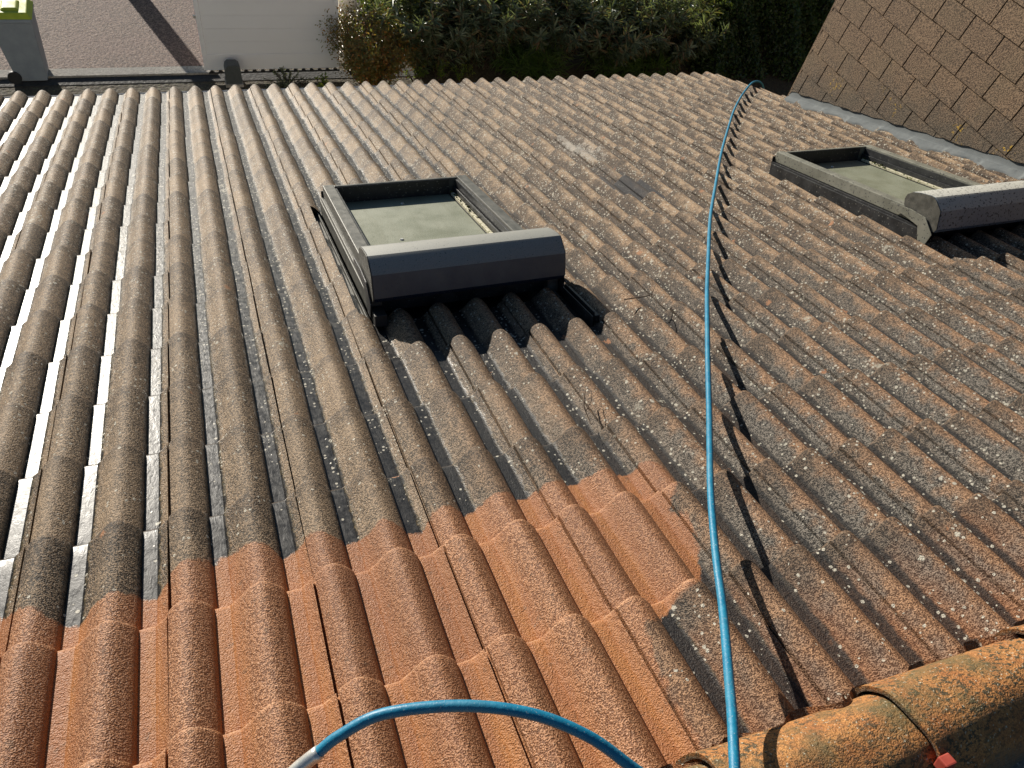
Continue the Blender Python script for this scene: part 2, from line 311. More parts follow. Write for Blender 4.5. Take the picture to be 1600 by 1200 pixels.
def cap_mat():
    k = NK('orange_ridge_clay'); g = k.noise(260, 2); m = k.noise(14, 4, 0.65); st = k.noise(105, 3, 0.7, k.mp((0.7, 1, 1)), 0.3); b = k.noise(4, 3)
    col = k.mix(k.mr(m, 0.32, 0.68), (0.35, 0.130, 0.036), (0.49, 0.235, 0.070))
    col = k.mix(k.mr(g, 0.42, 0.58, 0, 0.55), col, (0.13, 0.055, 0.02))
    col = k.mix(k.ma('MULTIPLY', k.mr(st, 0.51, 0.57), k.mr(b, 0.34, 0.56, 0.35, 0.95)), col, (0.040, 0.036, 0.018))
    col = k.mix(k.mr(k.noise(9, 4), 0.50, 0.66, 0, 0.75), col, k.mix(g, (0.05, 0.045, 0.018), (0.17, 0.13, 0.05)))
    col = k.mix(k.mr(k.noise(140, 2), 0.66, 0.70), col, (0.42, 0.38, 0.28))
    lo = k.attr('low'); col = k.mix(k.mr(k.ma('ADD', lo, k.ma('MULTIPLY', k.ma('SUBTRACT', m, 0.5), .8)), 0.35, 0.75, 0, 0.9), col, k.mix(k.mr(g, .4, .6), (0.03, 0.028, 0.022), (0.13, 0.12, 0.10)))
    return k.out(col, 0.7, k.bump(st, 0.004, 0.8, k.bump(g, 0.003)))
M['cap'] = cap_mat()
def drive_mat():
    k = NK('pink_chip_tarmac'); v = k.noise(48, 3, 0.7); g = k.noise(20, 3, 0.65); b = k.noise(1.2, 4, 0.6)
    col = k.mix(k.mr(v, 0.42, 0.58), (0.055, 0.032, 0.023), (0.34, 0.225, 0.17))
    col = k.mix(k.mr(g, 0.52, 0.66, 0, 0.6), col, (0.10, 0.06, 0.055))
    col = k.mix(k.mr(b, 0.4, 0.7, 0, 0.5), col, (0.20, 0.115, 0.095))
    return k.out(col, 0.8, k.bump(v, 0.03, 1.0, k.bump(g, 0.03)))
M['drive'] = drive_mat()
M['kerb'] = simple('pebbly_concrete', (0.20, 0.18, 0.15), (0.48, 0.45, 0.40), 34, 0.9, 0, 0.01, 40)
M['soil'] = simple('garden_soil', (0.045, 0.035, 0.022), (0.12, 0.095, 0.06), 14, 0.95, 0, 0.03, 18, speck=(30, 0.62, (0.16, 0.17, 0.07)))
M['channel'] = simple('dark_track_channel', (0.025, 0.024, 0.022), (0.07, 0.065, 0.06), 22, 0.85, 0, 0.01, 25)
def leaf_mat(name, a, b, c=None, rough=0.4, trans=0.35):
    k = NK(name); t = k.attr('tint'); col = k.mix(k.mr(t, 0, 0.75), a, b)
    if c: col = k.mix(k.mr(t, 0.80, 0.86), col, c)
    k.out(col, rough)
    tr = k.n('ShaderNodeBsdfTranslucent'); k.put(tr.inputs[0], k.mix(0.5, col, (0.35, 0.42, 0.05), 'MIX'))
    mx = k.n('ShaderNodeMixShader'); mx.inputs[0].default_value = trans
    k.t.links.new(k.b.outputs[0], mx.inputs[1]); k.t.links.new(tr.outputs[0], mx.inputs[2])
    k.t.links.new(mx.outputs[0], k.t.nodes['Material Output'].inputs[0]); return k.m
M['oleander'] = leaf_mat('oleander_leaf', (0.050, 0.078, 0.038), (0.21, 0.25, 0.15), (0.22, 0.14, 0.07), 0.3, 0.3)
M['hedge'] = leaf_mat('hedge_leaf', (0.018, 0.038, 0.012), (0.055, 0.10, 0.022), (0.10, 0.15, 0.03), 0.4, 0.3)
M['nandina'] = leaf_mat('bronze_leaf', (0.09, 0.11, 0.025), (0.26, 0.16, 0.035), (0.42, 0.15, 0.03), 0.3, 0.35)
M['euph'] = leaf_mat('lime_leaf', (0.06, 0.12, 0.02), (0.16, 0.26, 0.035), (0.38, 0.42, 0.05), 0.45, 0.4)
M['greyleaf'] = leaf_mat('silver_leaf', (0.10, 0.12, 0.08), (0.20, 0.22, 0.15), None, 0.6, 0.3)

# ---------------- ground (setting) ----------------
def sheet(name, x0, x1, y0, y1, z, m, nx=1, ny=1):
    mb = MB()
    for i in range(nx):
        for j in range(ny):
            a, b = x0+(x1-x0)*i/nx, x0+(x1-x0)*(i+1)/nx; c, d = y0+(y1-y0)*j/ny, y0+(y1-y0)*(j+1)/ny
            mb.add([(a,c,z),(b,c,z),(b,d,z),(a,d,z)], [(0,1,2,3)])
    return tag(link(name, mb.mesh(name), m), kind='structure')
sheet('ground', -400, 400, -400, 400, 0.0, M['soil'])
sheet('driveway', -14, 2.35, 10.60, 40, 0.012, M['drive'])
sheet('kerb_strip', -14, 0.42, 10.42, 10.60, 0.020, M['kerb'])
sheet('gate_track_channel', -14, 3.6, 10.20, 10.42, 0.006, M['channel'])
mb = MB(); mb.box(-14, 0.5, 10.385, 10.41, 0.006, 0.035)
tag(link('gate_rail', mb.mesh('gate_rail'), M['kerb']), kind='structure')

# ---------------- main house ----------------
house = empty('house', (1.9, 2.2, 0), 'low house under a weathered ribbed tile roof, its lower left part washed back to orange', 'house')

def roll_h(t):
    t = np.asarray(t, float); h = np.zeros_like(t)
    for a, c, b in ((-0.105, 0.125, 0.288), (0.395, 0.625, 0.788), (0.895, 1.125, 1.288)):
        x = np.where(t < c, (c-t)/(c-a), (t-c)/(b-c)); x = np.clip(x, 0, 1)
        hh = np.where(t < c, 0.22*np.sqrt(1-x**2) + 0.78*(0.5+0.5*np.cos(np.pi*x**1.08)), 0.66*np.sqrt(1-x**2) + 0.34*(0.5+0.5*np.cos(np.pi*x)))
        h = np.maximum(h, np.where(x < 1, hh, 0))
    return h
def roll_side(t):
    t = np.asarray(t, float); s = np.zeros_like(t)
    for a, c, b in ((-0.105, 0.125, 0.288), (0.395, 0.625, 0.788), (0.895, 1.125, 1.288)):
        m = (t >= a) & (t <= b); s = np.where(m, np.where(t < c, (t-c)/(c-a), (t-c)/(b-c)), s)
    return s
def pan_c(t):
    t = np.asarray(t, float) % 1.0; a = np.minimum(np.abs(t-0.845), np.abs(t-0.345)); return a/0.066
HT = 0.056; TH = 0.019; STEP = 0.023
POLY = np.array([(-0.437,0.523),(-0.354,0.474),(-0.314,0.459),(-0.238,0.413),(-0.202,0.401),(-0.183,0.423),(-0.08,0.437),(-0.032,0.43),(-0.001,0.467),(0.092,0.479),(0.104,0.511),(0.146,0.506),(0.267,0.46),(0.331,0.481),(0.429,0.452),(0.462,0.453),(0.531,0.455),(0.631,0.433),(0.674,0.458),(0.786,0.461),(0.917,0.473),(1.042,0.461),(1.084,0.483),(1.197,0.454),(1.248,0.469),(1.325,0.468),(1.374,0.436),(1.383,0.361),(1.345,0.294),(1.297,0.259),(1.335,0.219),(1.312,0.123),(1.272,0.04),(1.252,-0.009),(1.127,-0.029),(1.079,-0.062),(1.012,-0.087),(0.995,-0.213),(0.995,-0.324),(0.984,-0.418),(0.941,-0.9),(-0.9,-0.9),(-0.9,0.5)])
def sdist(px, py):
    d = np.full(px.shape, 1e9); ins = np.zeros(px.shape, bool); n = len(POLY)
    for i in range(n):
        a, b = POLY[i], POLY[(i+1) % n]; e = b-a
        t = np.clip(((px-a[0])*e[0]+(py-a[1])*e[1])/(e@e), 0, 1)
        d = np.minimum(d, np.hypot(px-a[0]-t*e[0], py-a[1]-t*e[1]))
        c = ((a[1] > py) != (b[1] > py)); x = a[0] + (py-a[1])*e[0]/(e[1] if e[1] else 1e-9); ins ^= c & (px < x)
    return np.where(ins, d, -d)

WIN = [(0.775, 1.575, 1.60, 2.90, 0.775-0.075, 1.575+0.075), (3.760, 4.575, 1.60, 2.90, 3.76-0.02, 4.575+0.06)]
def build_slope(name, j0, j1, k0, k1, mirror=False):
    ts = np.concatenate([np.linspace(0.0, 0.26, 9), [0.275, 0.285, 0.288, 0.295], [0.300, 0.345, 0.388, 0.395, 0.402, 0.415], np.linspace(0.43, 0.76, 12), [0.775, 0.785, 0.788, 0.795], [0.800, 0.845, 0.888, 0.895, 0.902, 0.915], np.linspace(0.93, 0.981, 3)])
    hs = roll_h(ts)
    tu = ts*W; hz = hs*HT; sd_ = roll_side(ts); hn = hs.copy(); pc_ = pan_c(ts)
    # under-lap lip beyond the joint, and side skirt at the start
    tu = np.concatenate([[0.0005], tu, [0.982*W, 1.05*W]]); hz = np.concatenate([[hz[0]-TH], hz, [hz[-1]-TH*0.95, roll_h(1.05)*HT-TH*0.95]])
    hn = np.concatenate([[hn[0]], hn, [0.3, 0.3]]); sd_ = np.concatenate([[-.5], sd_, [0, 0]]); pc_ = np.concatenate([[3], pc_, [3, 3]])
    ss = np.concatenate([[-0.075], np.linspace(0, G-0.012, 10), [G-0.007, G-0.003, G]])   # along slope, local
    nP, nS = len(tu), len(ss)
    TU, SS = np.meshgrid(tu, ss); HZ, _ = np.meshgrid(hz, ss); HN, _ = np.meshgrid(hn, ss); SD, _ = np.meshgrid(sd_, ss); PC, _ = np.meshgrid(pc_, ss)
    V, F, A = [], [], {k: [] for k in ('hgt', 'clean', 'tint', 'edge', 'side', 'grey', 'soot', 'pc')}; base = 0
    idx = np.arange(nP*nS).reshape(nS, nP)
    q = np.stack([idx[:-1, :-1], idx[:-1, 1:], idx[1:, 1:], idx[1:, :-1]], -1).reshape(-1, 4)
    for kk in range(k0, k1+1):
        for jj in range(j0, j1+1):
            yaw = rng.normal(0, 0.0035); du = rng.normal(0, 0.0012); dn = rng.normal(0, 0.0012); dv = rng.normal(0, 0.003); roll = rng.normal(0, .003)
            tint = rng.random()
            SX = SS.copy(); SX[0] = -0.17 if (kk == k0 and not mirror) else SS[0]
            u = jj*W + du + TU + yaw*(SX-G/2); s = SX + dv - yaw*(TU-W/2)
            v = (kk-1)*G + s
            n = HZ - HT - STEP*(1-SX/G) + dn*0.6 + roll*(TU-W/2) - 0.0035*np.clip((SS-(G-0.012))/0.012, 0, 1)**2 - np.where(SS < 0, 0.0 if (kk == k0 and not mirror) else 0.004, 0)
            vv = np.stack([u, v, n], -1).reshape(-1, 3)
            lipi = np.arange(nP) + nP*nS
            lip = vv[-nP:].copy(); lip[:, 2] -= TH; lip[:, 1] -= 0.001
            ql = np.stack([idx[-1, :-1], idx[-1, 1:], lipi[1:], lipi[:-1]], -1)
            vv = np.vstack([vv, lip]); qq = np.vstack([q, ql]) + base
            uf, vf = vv[:, 0], vv[:, 1]
            vv[:, 1] += np.maximum(0, vv[:, 1]-4.5)*0.12
            ctr = vv[qq-base].mean(1); keep = np.ones(len(qq), bool)
            if not mirror:
                for (a, b, c, d, e, g) in WIN: keep &= ~((ctr[:, 0] > e) & (ctr[:, 0] < g) & (ctr[:, 1] > c+0.02) & (ctr[:, 1] < d+.03))
                keep &= ~((ctr[:, 0] > 5.505) & (ctr[:, 1] < 4.87))
            V.append(vv); F.append(qq[keep]); base += len(vv)
            A['hgt'].append(np.concatenate([HN.ravel(), hn])); A['side'].append(np.concatenate([SD.ravel(), sd_]))
            A['pc'].append(np.concatenate([PC.ravel(), pc_]))
            A['tint'].append(np.full(len(vv), tint))
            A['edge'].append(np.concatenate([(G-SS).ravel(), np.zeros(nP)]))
            A['clean'].append(sdist(uf, vf) if not mirror else np.full(len(vv), -1.0))
            gr = np.exp(-(((uf-2.72)/0.16)**2 + ((vf-3.72)/0.42)**2)) if not mirror else uf*0
            A['grey'].append(np.where(gr > .02, gr, 0))
            so_ = np.zeros(len(vv))
            if not mirror and kk in (9, 10):
                so_ = np.where((uf > 2.50) & (uf < 2.80), 1.0 if kk == 9 else 0.42, 0)
            A['soot'].append(so_)
    me = npmesh(name, np.vstack(V), np.vstack(F))
    for a, l in A.items(): attr(me, a, np.concatenate(l))
    return me
me = build_slope('roof', -8, 16, 0, 18)
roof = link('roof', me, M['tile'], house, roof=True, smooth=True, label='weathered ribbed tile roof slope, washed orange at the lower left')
me.set_sharp_from_angle(angle=math.radians(40))
# back slope, over the ridge
me2 = build_slope('roof', -8, 15, 0, 6, mirror=True)
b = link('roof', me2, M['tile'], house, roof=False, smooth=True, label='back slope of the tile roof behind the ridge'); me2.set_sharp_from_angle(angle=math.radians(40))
rp = RW(0, -0.52, -0.005)
B = Matrix.Translation((5.28, rp.y-0.0, rp.z)) @ Matrix.Rotation(math.pi, 4, 'Z') @ Matrix.Rotation(-PITCH, 4, 'X') @ Matrix.Translation((0, G*0.9, 0))
b.matrix_basis = Matrix.Translation(-house.location) @ B
# underlay board so that no gap sees daylight
mb = MB(); e0 = 5.50
mb.box(-2.60, e0, -0.60, 6.18, -0.18, -0.132)
mb.box(e0+.002, 5.60, 4.90, 6.18, -0.18, -0.132)
link('roof_deck', mb.mesh('roof_deck'), M['under'], house, roof=True)
# walls
yw = RW(0, 5.75, 0).y
mb = MB()
ze = RW(0, 5.75, -0.17).z
mb.box(-2.4, 5.45, -6.0, yw, 0, ze)
mb.add([(-2.4, -6.0, ze), (5.45, -6.0, ze), (-2.4, yw, ze), (5.45, yw, ze), (-2.4, -.5, RW(0,-.5,-.18).z), (5.45, -.5, RW(0,-.5,-.18).z)], [(0,4,2),(1,3,5)])
link('wall', mb.mesh('wall'), M['render'], house)
# gutter: half round with a rolled outer bead
mb = MB(); gc = RW(0, 6.265, -0.105); R_ = 0.058
prof = [(gc.y + R_*math.cos(t), gc.z + R_*math.sin(t)) for t in np.linspace(math.pi, 2*math.pi, 12)]
prof2 = [(gc.y + (R_-.003)*math.cos(t), gc.z + (R_-.003)*math.sin(t)) for t in np.linspace(2*math.pi, math.pi, 12)]
mb.prism(prof+prof2, -2.7, 5.62)
mb.tube([(-2.7, gc.y+R_+.004, gc.z+.004), (5.62, gc.y+R_+.004, gc.z+.004)], 0.009, 8)
link('gutter', mb.mesh('gutter'), M['zinc'], house, label='pale metal eaves gutter')
mb = MB(); a = RW(0, 6.15, -0.165)
mb.box(-2.6, 5.6, a.y-0.02, a.y+0.0, a.z-0.14, a.z+.0); link('fascia', mb.mesh('fascia', 0.003), M['gate'], house)

# ridge tiles
def ridge_tile(u0, u1, first):
    nS, nA = 22, 30; vs = []; low = []
    cv, cn = -0.500, -0.045
    for i in range(nS):
        s = i/(nS-1); u = u0 + (u1+0.05-u0)*s
        R = (0.128 - 0.018*s) * (1 + 0.02*math.sin(5*s+u0*9))
        if s < 0.07: R += 0.002
        for j in range(nA):
            t = math.radians(-8 + 196*j/(nA-1)); rr = R + 0.0018*math.sin(7*t+9*u)
            vs.append((u + 0.006*math.sin(3*t+u0*5)*(1-s), cv + rr*0.93*math.cos(t), cn + rr*math.sin(t) + 0.006*(1-s)))
            low.append(max(0, (math.degrees(t)-128)/60) + (0.3 if s < .03 else 0))
    n0 = len(vs)
    idx = np.arange(n0).reshape(nS, nA)
    q = np.stack([idx[:-1, :-1], idx[1:, :-1], idx[1:, 1:], idx[:-1, 1:]], -1).reshape(-1, 4)
    # inner rim at the start, 13 mm thick
    ins = []
    for j in range(nA):
        x, y, z = vs[j]; dy, dz = y-cv, z-cn; L = math.hypot(dy, dz); ins.append((x+.001, cv+dy*(L-.011)/L, cn+dz*(L-.011)/L))
    ii = np.arange(nA)+n0
    q2 = np.stack([idx[0, :-1], idx[0, 1:], ii[1:], ii[:-1]], -1)
    me = npmesh('ridge_tile', np.array(vs+ins), np.vstack([q, q2])); attr(me, 'low', low + [0.7]*nA)
    return me
us = [-1.66+0.43*i for i in range(17)]
for i, u in enumerate(us):
    u = u + 0.005
    if u > 5.3: break
    me = ridge_tile(u, u+0.43, i == 0); me.set_sharp_from_angle(angle=math.radians(40))
    link('ridge_tile', me, M['cap'], house, roof=True, smooth=True)
# mortar fillet: bed under the caps on both sides, lumpy
def fillet(v0, v1, n0, n1):
    nU, nV = 420, 8; vs = []
    for i in range(nU):
        u = -2.0 + 7.45*i/(nU-1)
        for j in range(nV):
            s = j/(nV-1); v = v0 + (v1-v0)*s
            n = n0 + (n1-n0)*s + 0.012*math.sin(math.pi*s) + rnd.uniform(-.004, .004) + 0.007*math.sin(u*23+s*4)*math.sin(u*7.3)
            vs.append((u, v + rnd.uniform(-.003, .003), n))
    idx = np.arange(nU*nV).reshape(nU, nV)
    return npmesh('mortar_bed', np.array(vs), np.stack([idx[:-1, :-1], idx[1:, :-1], idx[1:, 1:], idx[:-1, 1:]], -1).reshape(-1, 4))
link('mortar_bed', fillet(-0.50, -0.395, 0.02, -0.055), M['mortar'], house, roof=True, smooth=True)
link('mortar_bed', fillet(-0.80, -0.53, -0.20, 0.0), M['mortar'], house, roof=True, smooth=True)
# joints between caps: mossy mortar lip
mb = MB()
mb.box(1.350, 1.377, -0.600, -0.578, 0.036, 0.064); mb.box(1.354, 1.373, -0.595, -0.582, 0.0, 0.036)
tag(link('ridge_clip', mb.mesh('ridge_clip', 0.003), M['redclip'], house, roof=True), 'small red plastic clip at the ridge tile joint')

# flashing strip around windows and along the shingle wall (parts of the house)
def wall_flashing():
    nV = 330; cross = [(5.520, 0.085, 0), (5.514, 0.030, 0), (5.505, 0.012, 0)] + [(5.497-0.0085*q, None, q/6) for q in range(6)] + [(5.454, -9, 1)]
    vs = []
    for i in range(nV):
        v = -0.6 + (4.855+0.6)*i/(nV-1)
        wob = 0.012*math.sin(v*9.4) + 0.010*math.sin(v*23+1) + rnd.uniform(-.003, .003)
        fr = (v/G) % 1
        for (u, n, e) in cross:
            if n == -9: n = lastn - 0.035
            if n is None: n = lastn = float(roll_h(((u+wob*e)/W) % 1.0))*HT-HT + 0.006
            vs.append((u + wob*e, v, n + 0.0025 - (STEP*(1-fr)*.8 if n < .005 else 0) ))
    nC = len(cross); idx = np.arange(nV*nC).reshape(nV, nC)
    return npmesh('wall_flashing', np.array(vs), np.stack([idx[:-1, :-1], idx[1:, :-1], idx[1:, 1:], idx[:-1, 1:]], -1).reshape(-1, 4))
link('wall_flashing', wall_flashing(), M['lead'], house, roof=True, smooth=True, label='pale grey lead flashing at the foot of the shingle wall')

# ---------------- roof windows (parts of the house) ----------------
def roof_window(idx):
    u0, u1, v0, v1, e0_, e1_ = WIN[idx]; fm = M['frame'] if idx == 0 else M['frame2']; bm_ = M['box'] if idx == 0 else M['box2']
    H = 0.11
    L = ('roof window with a dull grey panel and navy-shaded shutter box, left of the hose' if idx == 0 else
         'roof window with spotted pale rails and speckled shutter box, near the shingle wall')
    mb = MB(); w_ = 0.058
    mb.box(u0, u0+w_, v0+0.03, v1, 0.045, H)                # side rails
    mb.box(u1-w_, u1, v0+0.03, v1, 0.045, H)
    mb.box(u0+w_, u1-w_, v1-0.022, v1-0.001, 0.0, H-0.004)  # far rail
    mb.box(u0+w_, u1-w_, v0+0.10, v0+0.14, 0.0, H-0.02)
    root = link('roof_window', mb.mesh('roof_window', 0.004), fm, house, roof=True, label=L)
    def sub(name, m_, mat, bev=0.002, label=None, smooth=False):
        o = link(name, m_.mesh(name, bev), mat, None, roof=True, smooth=smooth, label=label); o.parent = root; o.matrix_basis = Matrix.Identity(4); return o
    # outer skirt, a step outside and below the rails
    for s, a in ((-1, u0), (1, u1)):
        m_ = MB()
        if s < 0: m_.box(a-0.012, a+0.030, v0+0.06, v1+0.008, -0.045, 0.042); m_.box(a-0.020, a-0.0125, v0+0.06, v1+0.004, -0.045, 0.03)
        else: m_.box(a-0.030, a+0.012, v0+0.06, v1+0.008, -0.045, 0.042); m_.box(a+0.0125, a+0.020, v0+0.06, v1+0.004, -0.045, 0.03)
        sub('side_skirt', m_, M['frame'] if idx == 0 else M['darkmetal'])
    m_ = MB(); m_.box(u0-.01, u1+.01, v1+0.009, v1+0.016, -0.05, 0.075); sub('top_skirt', m_, M['darkmetal'])
    # recessed panel
    m_ = MB(); m_.box(u0+w_+0.001, u1-w_-0.052, v0+0.11, v1-0.028, 0.004, 0.016); sub('pane', m_, M['pane'], 0.001, 'recessed panel dusted with green-grey grime')
    # inner dark lining
    m_ = MB(); m_.box(u0+w_+.001, u0+w_+0.012, v0+0.11, v1-0.028, 0.0165, H-0.012)
    m_.box(u0+w_+.0125, u1-w_-.0505, v1-0.0275, v1-0.0235, 0.0, H-0.008); sub('inner_lining', m_, M['darkmetal'], 0.001)
    # guide rails on the right: two dark tracks and a cream seal
    m_ = MB(); a = u1-w_
    m_.box(a-0.012, a-0.001, v0+0.11, v1-0.03, 0.02, H-0.012); m_.box(a-0.026, a-0.018, v0+0.11, v1-0.03, 0.02, 0.06)
    m_.box(a-.05, a-.0008, v0+.11, v1-.03, 0.0, 0.019); sub('guide_track', m_, M['darkmetal'], 0.001)
    m_ = MB(); m_.box(a-0.048, a-0.028, v0+0.11, v1-0.06, 0.0195, 0.034); sub('cream_seal', m_, M['cream'], 0.002, 'cream seal strip with spots of moss')
    # screws
    for (su, sv) in ((0.40, v1-0.12), (0.30 if idx else 0.27, v1-0.62 if idx == 0 else v1-.10)):
        m_ = MB(); pu = u0+su; seg = 14
        ring = [(pu+0.011*math.cos(t), sv+0.011*math.sin(t)) for t in np.linspace(0, 2*math.pi, seg, endpoint=False)]
        m_.add([(x, y, 0.016) for x, y in ring]+[(pu+(x-pu)*.7, sv+(y-sv)*.7, 0.0215) for x, y in ring], [(i, (i+1) % seg, seg+(i+1) % seg, seg+i) for i in range(seg)]+[tuple(range(seg, 2*seg))])
        sub('screw', m_, M['steel'], 0)
    # moss tufts along the seal
    m_ = MB()
    for _ in range(16 if idx == 0 else 22):
        cu = a-0.038+rnd.uniform(-.010, .010); cv_ = v1-0.05-abs(rnd.gauss(0, .28 if idx == 0 else .2)); cv_ = max(cv_, v0+.2); r = rnd.uniform(.006, .015)
        for q_ in range(9):
            d = Vector((rnd.uniform(-1, 1), rnd.uniform(-1, 1), rnd.uniform(.2, 1.2))).normalized()*r
            c_ = Vector((cu, cv_, 0.033)); t1 = d.cross(Vector((.3, .5, .8))).normalized()*r*.35
            m_.add([c_-t1, c_+t1, c_+d], [(0, 1, 2)])
    me = bpy.data.meshes.new('moss'); me.from_pydata(m_.v, [], m_.f); o = link('moss', me, M['moss'], None, roof=True); o['kind'] = 'stuff'; o.parent = root; o.matrix_basis = Matrix.Identity(4)
    # shutter box: rounded top, chamfered front, tall face
    v0b = v0-0.055 if idx else v0-0.02
    pr = [(0.262, 0.118), (0.272, 0.150), (0.264, 0.176), (0.236, 0.196), (0.190, 0.207), (0.125, 0.213), (0.098, 0.211), (0.082, 0.202), (0.040, 0.163), (0.034, 0.155), (0.018, 0.060), (0.028, 0.042), (0.12, 0.036), (0.22, 0.07)]
    m_ = MB(); m_.prism([(v0b+a_, n_) for a_, n_ in pr], u0-0.012, u1+0.018)
    sb = sub('shutter_box', m_, bm_, 0.0015, 'rolled-shutter box with rounded top', True); sb.data.set_sharp_from_angle(angle=math.radians(24))
    for a_ in (u0-0.0165, u1+0.0185):
        m_ = MB(); m_.prism([(v0b+0.004+x*0.985, n_*0.985+0.0015) for x, n_ in pr], a_, a_+0.004); sub('end_cap', m_, M['frame'], 0.001)
    # brackets
    for a_ in (u0-0.027, u1+0.023):
        m_ = MB(); m_.prism([(v0b+0.36, 0.085), (v0b+0.34, 0.108), (v0b+0.20, 0.112), (v0b+0.10, 0.10), (v0b+0.03, 0.03), (v0b+0.05, -0.035), (v0b+.10, -0.035), (v0b+0.13, 0.045), (v0b+0.22, 0.065)], a_, a_+0.005)
        sub('bracket', m_, M['darkmetal'] if idx == 0 else fm, 0.0012)
    m_ = MB(); m_.box(u0+.002, u1-.002, v0+0.10, v0+0.12, -0.05, 0.025); sub('head_cover', m_, M['darkmetal'])
    # flashing channels beside the frame
    for s in (-1, 1):
        m_ = MB(); e = (e0_ if s < 0 else e1_); a_ = (u0-0.022 if s < 0 else u1+0.022); x0, x1 = sorted((e-s*(-0.035), a_))
        m_.box(x0, x1, v0-0.02, v1+0.05, -0.075, -0.068)
        for q_ in range(3):
            xx = x0+(x1-x0)*(q_+.5)/3; m_.box(xx-.002, xx+.002, v0-0.02, v1+0.05, -0.0675, -0.045)
        sub('channel_flashing', m_, M['darkmetal'] if s > 0 else M['frame'], 0)
    m_ = MB(); m_.box(u0-0.1, u1+0.1, v0-0.30, v0+0.06, -0.088, -0.080); sub('head_flashing', m_, M['darkmetal'])
    if idx == 0:
        m_ = MB(); m_.box(u1+0.030, u1+0.034, v0-0.26, v0+0.05, -0.07, -0.012); m_.box(u1+.048, u1+.052, v0-0.24, v0+0.05, -0.07, -0.006); m_.box(u1+.0525, u1+.075, v0-0.24, v0+0.05, -0.05, -0.022); sub('flashing_upstand', m_, M['darkmetal'])
        m_ = MB(); m_.box(u0-.02, u0+.03, v0-.03, v0+.06, -.05, 0.0); sub('corner_block', m_, M['black'])
    return root
roof_window(0); roof_window(1)

# ---------------- shingle-clad upper storey ----------------
bld = empty('shingle_building', (7.2, 0.5, 0), 'taller building clad in brown granulated shingles rising beside the tile roof', 'building')
def shingles():
    X = 5.520; y0, y1 = -3.5, 4.575; z_row0 = 3.862 - 0.19*12; V = []; F = []; T = []; LO = []
    clipz = lambda y: Z0 - y*math.tan(PITCH) + 0.058
    r = 0
    while True:
        zb = z_row0 + 0.19*r; zt = zb+0.19
        if zb > 7.4: break
        off = (0.02 if r % 2 == 0 else 0.165) + 4.16 - 0.295*26 + rnd.uniform(-.012, .012)
        for c in range(32):
            ya, yb = off+c*0.295+0.0055, off+(c+1)*0.295-0.0055
            yb = min(yb, y1); ya = max(ya, y0)
            if yb-ya < 0.02: continue
            jz = rnd.uniform(-.003, .003); tint = rnd.random(); jx = rnd.uniform(0, .002)
            nseg = 4
            cols = []
            for i in range(nseg+1):
                y = ya+(yb-ya)*i/nseg; b = max(zb+jz, clipz(y) + .006*math.sin(y*31)); cols.append((y, b))
            if min(b for _, b in cols) > zt+.03: continue
            base = len(V)
            for (y, b) in cols:
                b2 = min(b, zt+.04)
                xo = X - 0.016 - jx + 0.013*((b2-zb)/0.23); xt = X - 0.0005
                V += [(xt, y, zt+.04), (xo, y, b2), (xo+.010, y, b2)]
                T += [tint]*3; LO += [zt+.04-clipz(y), b2-clipz(y), b2-clipz(y)]
            for i in range(nseg):
                a = base+3*i; F += [(a, a+3, a+4, a+1), (a+1, a+4, a+5, a+2)]
            F += [(base, base+1, base+2, base+2), (base+3*nseg, base+3*nseg+2, base+3*nseg+1, base+3*nseg+1)]
        r += 1
    me = bpy.data.meshes.new('shingle_cladding'); F = [tuple(dict.fromkeys(f)) for f in F]; me.from_pydata(V, [], F); attr(me, 'tint', T); attr(me, 'low', LO); return me
link('shingle_cladding', shingles(), M['shingle'], bld, label='overlapping brown shingle tabs in level rows, mouldy along the foot')
mb = MB(); mb.box(5.5205, 10.5, -8, 4.57, 0, 7.4); link('wall', mb.mesh('wall'), M['under'], bld)
mb = MB(); mb.box(5.512, 10.5, 4.571, 4.590, 0, 7.4); me = mb.mesh('corner_cladding'); attr(me, 'tint', [0.5]*len(me.vertices)); attr(me, 'low', [1]*len(me.vertices)); link('corner_cladding', me, M['shingle'], bld)
mb = MB(); mb.box(5.3, 10.8, -8.3, 4.8, 7.401, 7.55); link('roof', mb.mesh('roof'), M['darkmetal'], bld)

# ---------------- blue hose ----------------
HN = [(6.05,5.75,-.02),(5.80,5.62,0.012),(5.64,5.52,0.022)]
def onroof(px, py, n):
    f_ = 1124.398; d = Rm @ Vector(((px-800)/f_, -(py-600)/f_, -1)); c = Vector((0.27652764, -0.44139226, 6.26933874))
    nr = Vector((0, sp, cp)); o_ = RW(0, 0, n); t = (o_-c).dot(nr)/d.dot(nr); X = c+d*t
    return Vector((X.x, X.y*cp - (X.z-Z0)*sp, X.y*sp + (X.z-Z0)*cp))
# measured run of the hose over the tiles, in roof coordinates (u, v, height above the crests)
path0 = [(1178,128,.014),(1162,145,.013),(1148,170,.012),(1138,200,.013),(1127,240,.012),(1118,290,.013),(1110,340,.013),(1107,400,.02),(1105,450,.035),(1105,480,.052),(1106,560,.060),(1108,640,.062),(1109,700,.078),(1110,760,.090),(1114,820,.100),(1120,880,.112),(1128,940,.125),(1134,1000,.137),(1139,1060,.148),(1144,1120,.16),(1148,1200,.172)]
path = [(x_, y_, n_*(1 if y_ < 430 else 0.76 if y_ <= 940 else 0.76+0.24*min(1, (y_-940)/200))) for x_, y_, n_ in path0]
pts = [Vector(p) for p in ((6.15, 5.9, -0.35), (5.98, 5.82, -0.09))] + [onroof(*p) for p in path]
d_ = (pts[-1]-pts[-2]); e_ = Vector((.061, -.055, -.042)); q_ = Vector((.754, -.445, .170)); L_ = pts[-1]
A_ = L_ + d_*1.2; D_ = q_ + e_*0.9
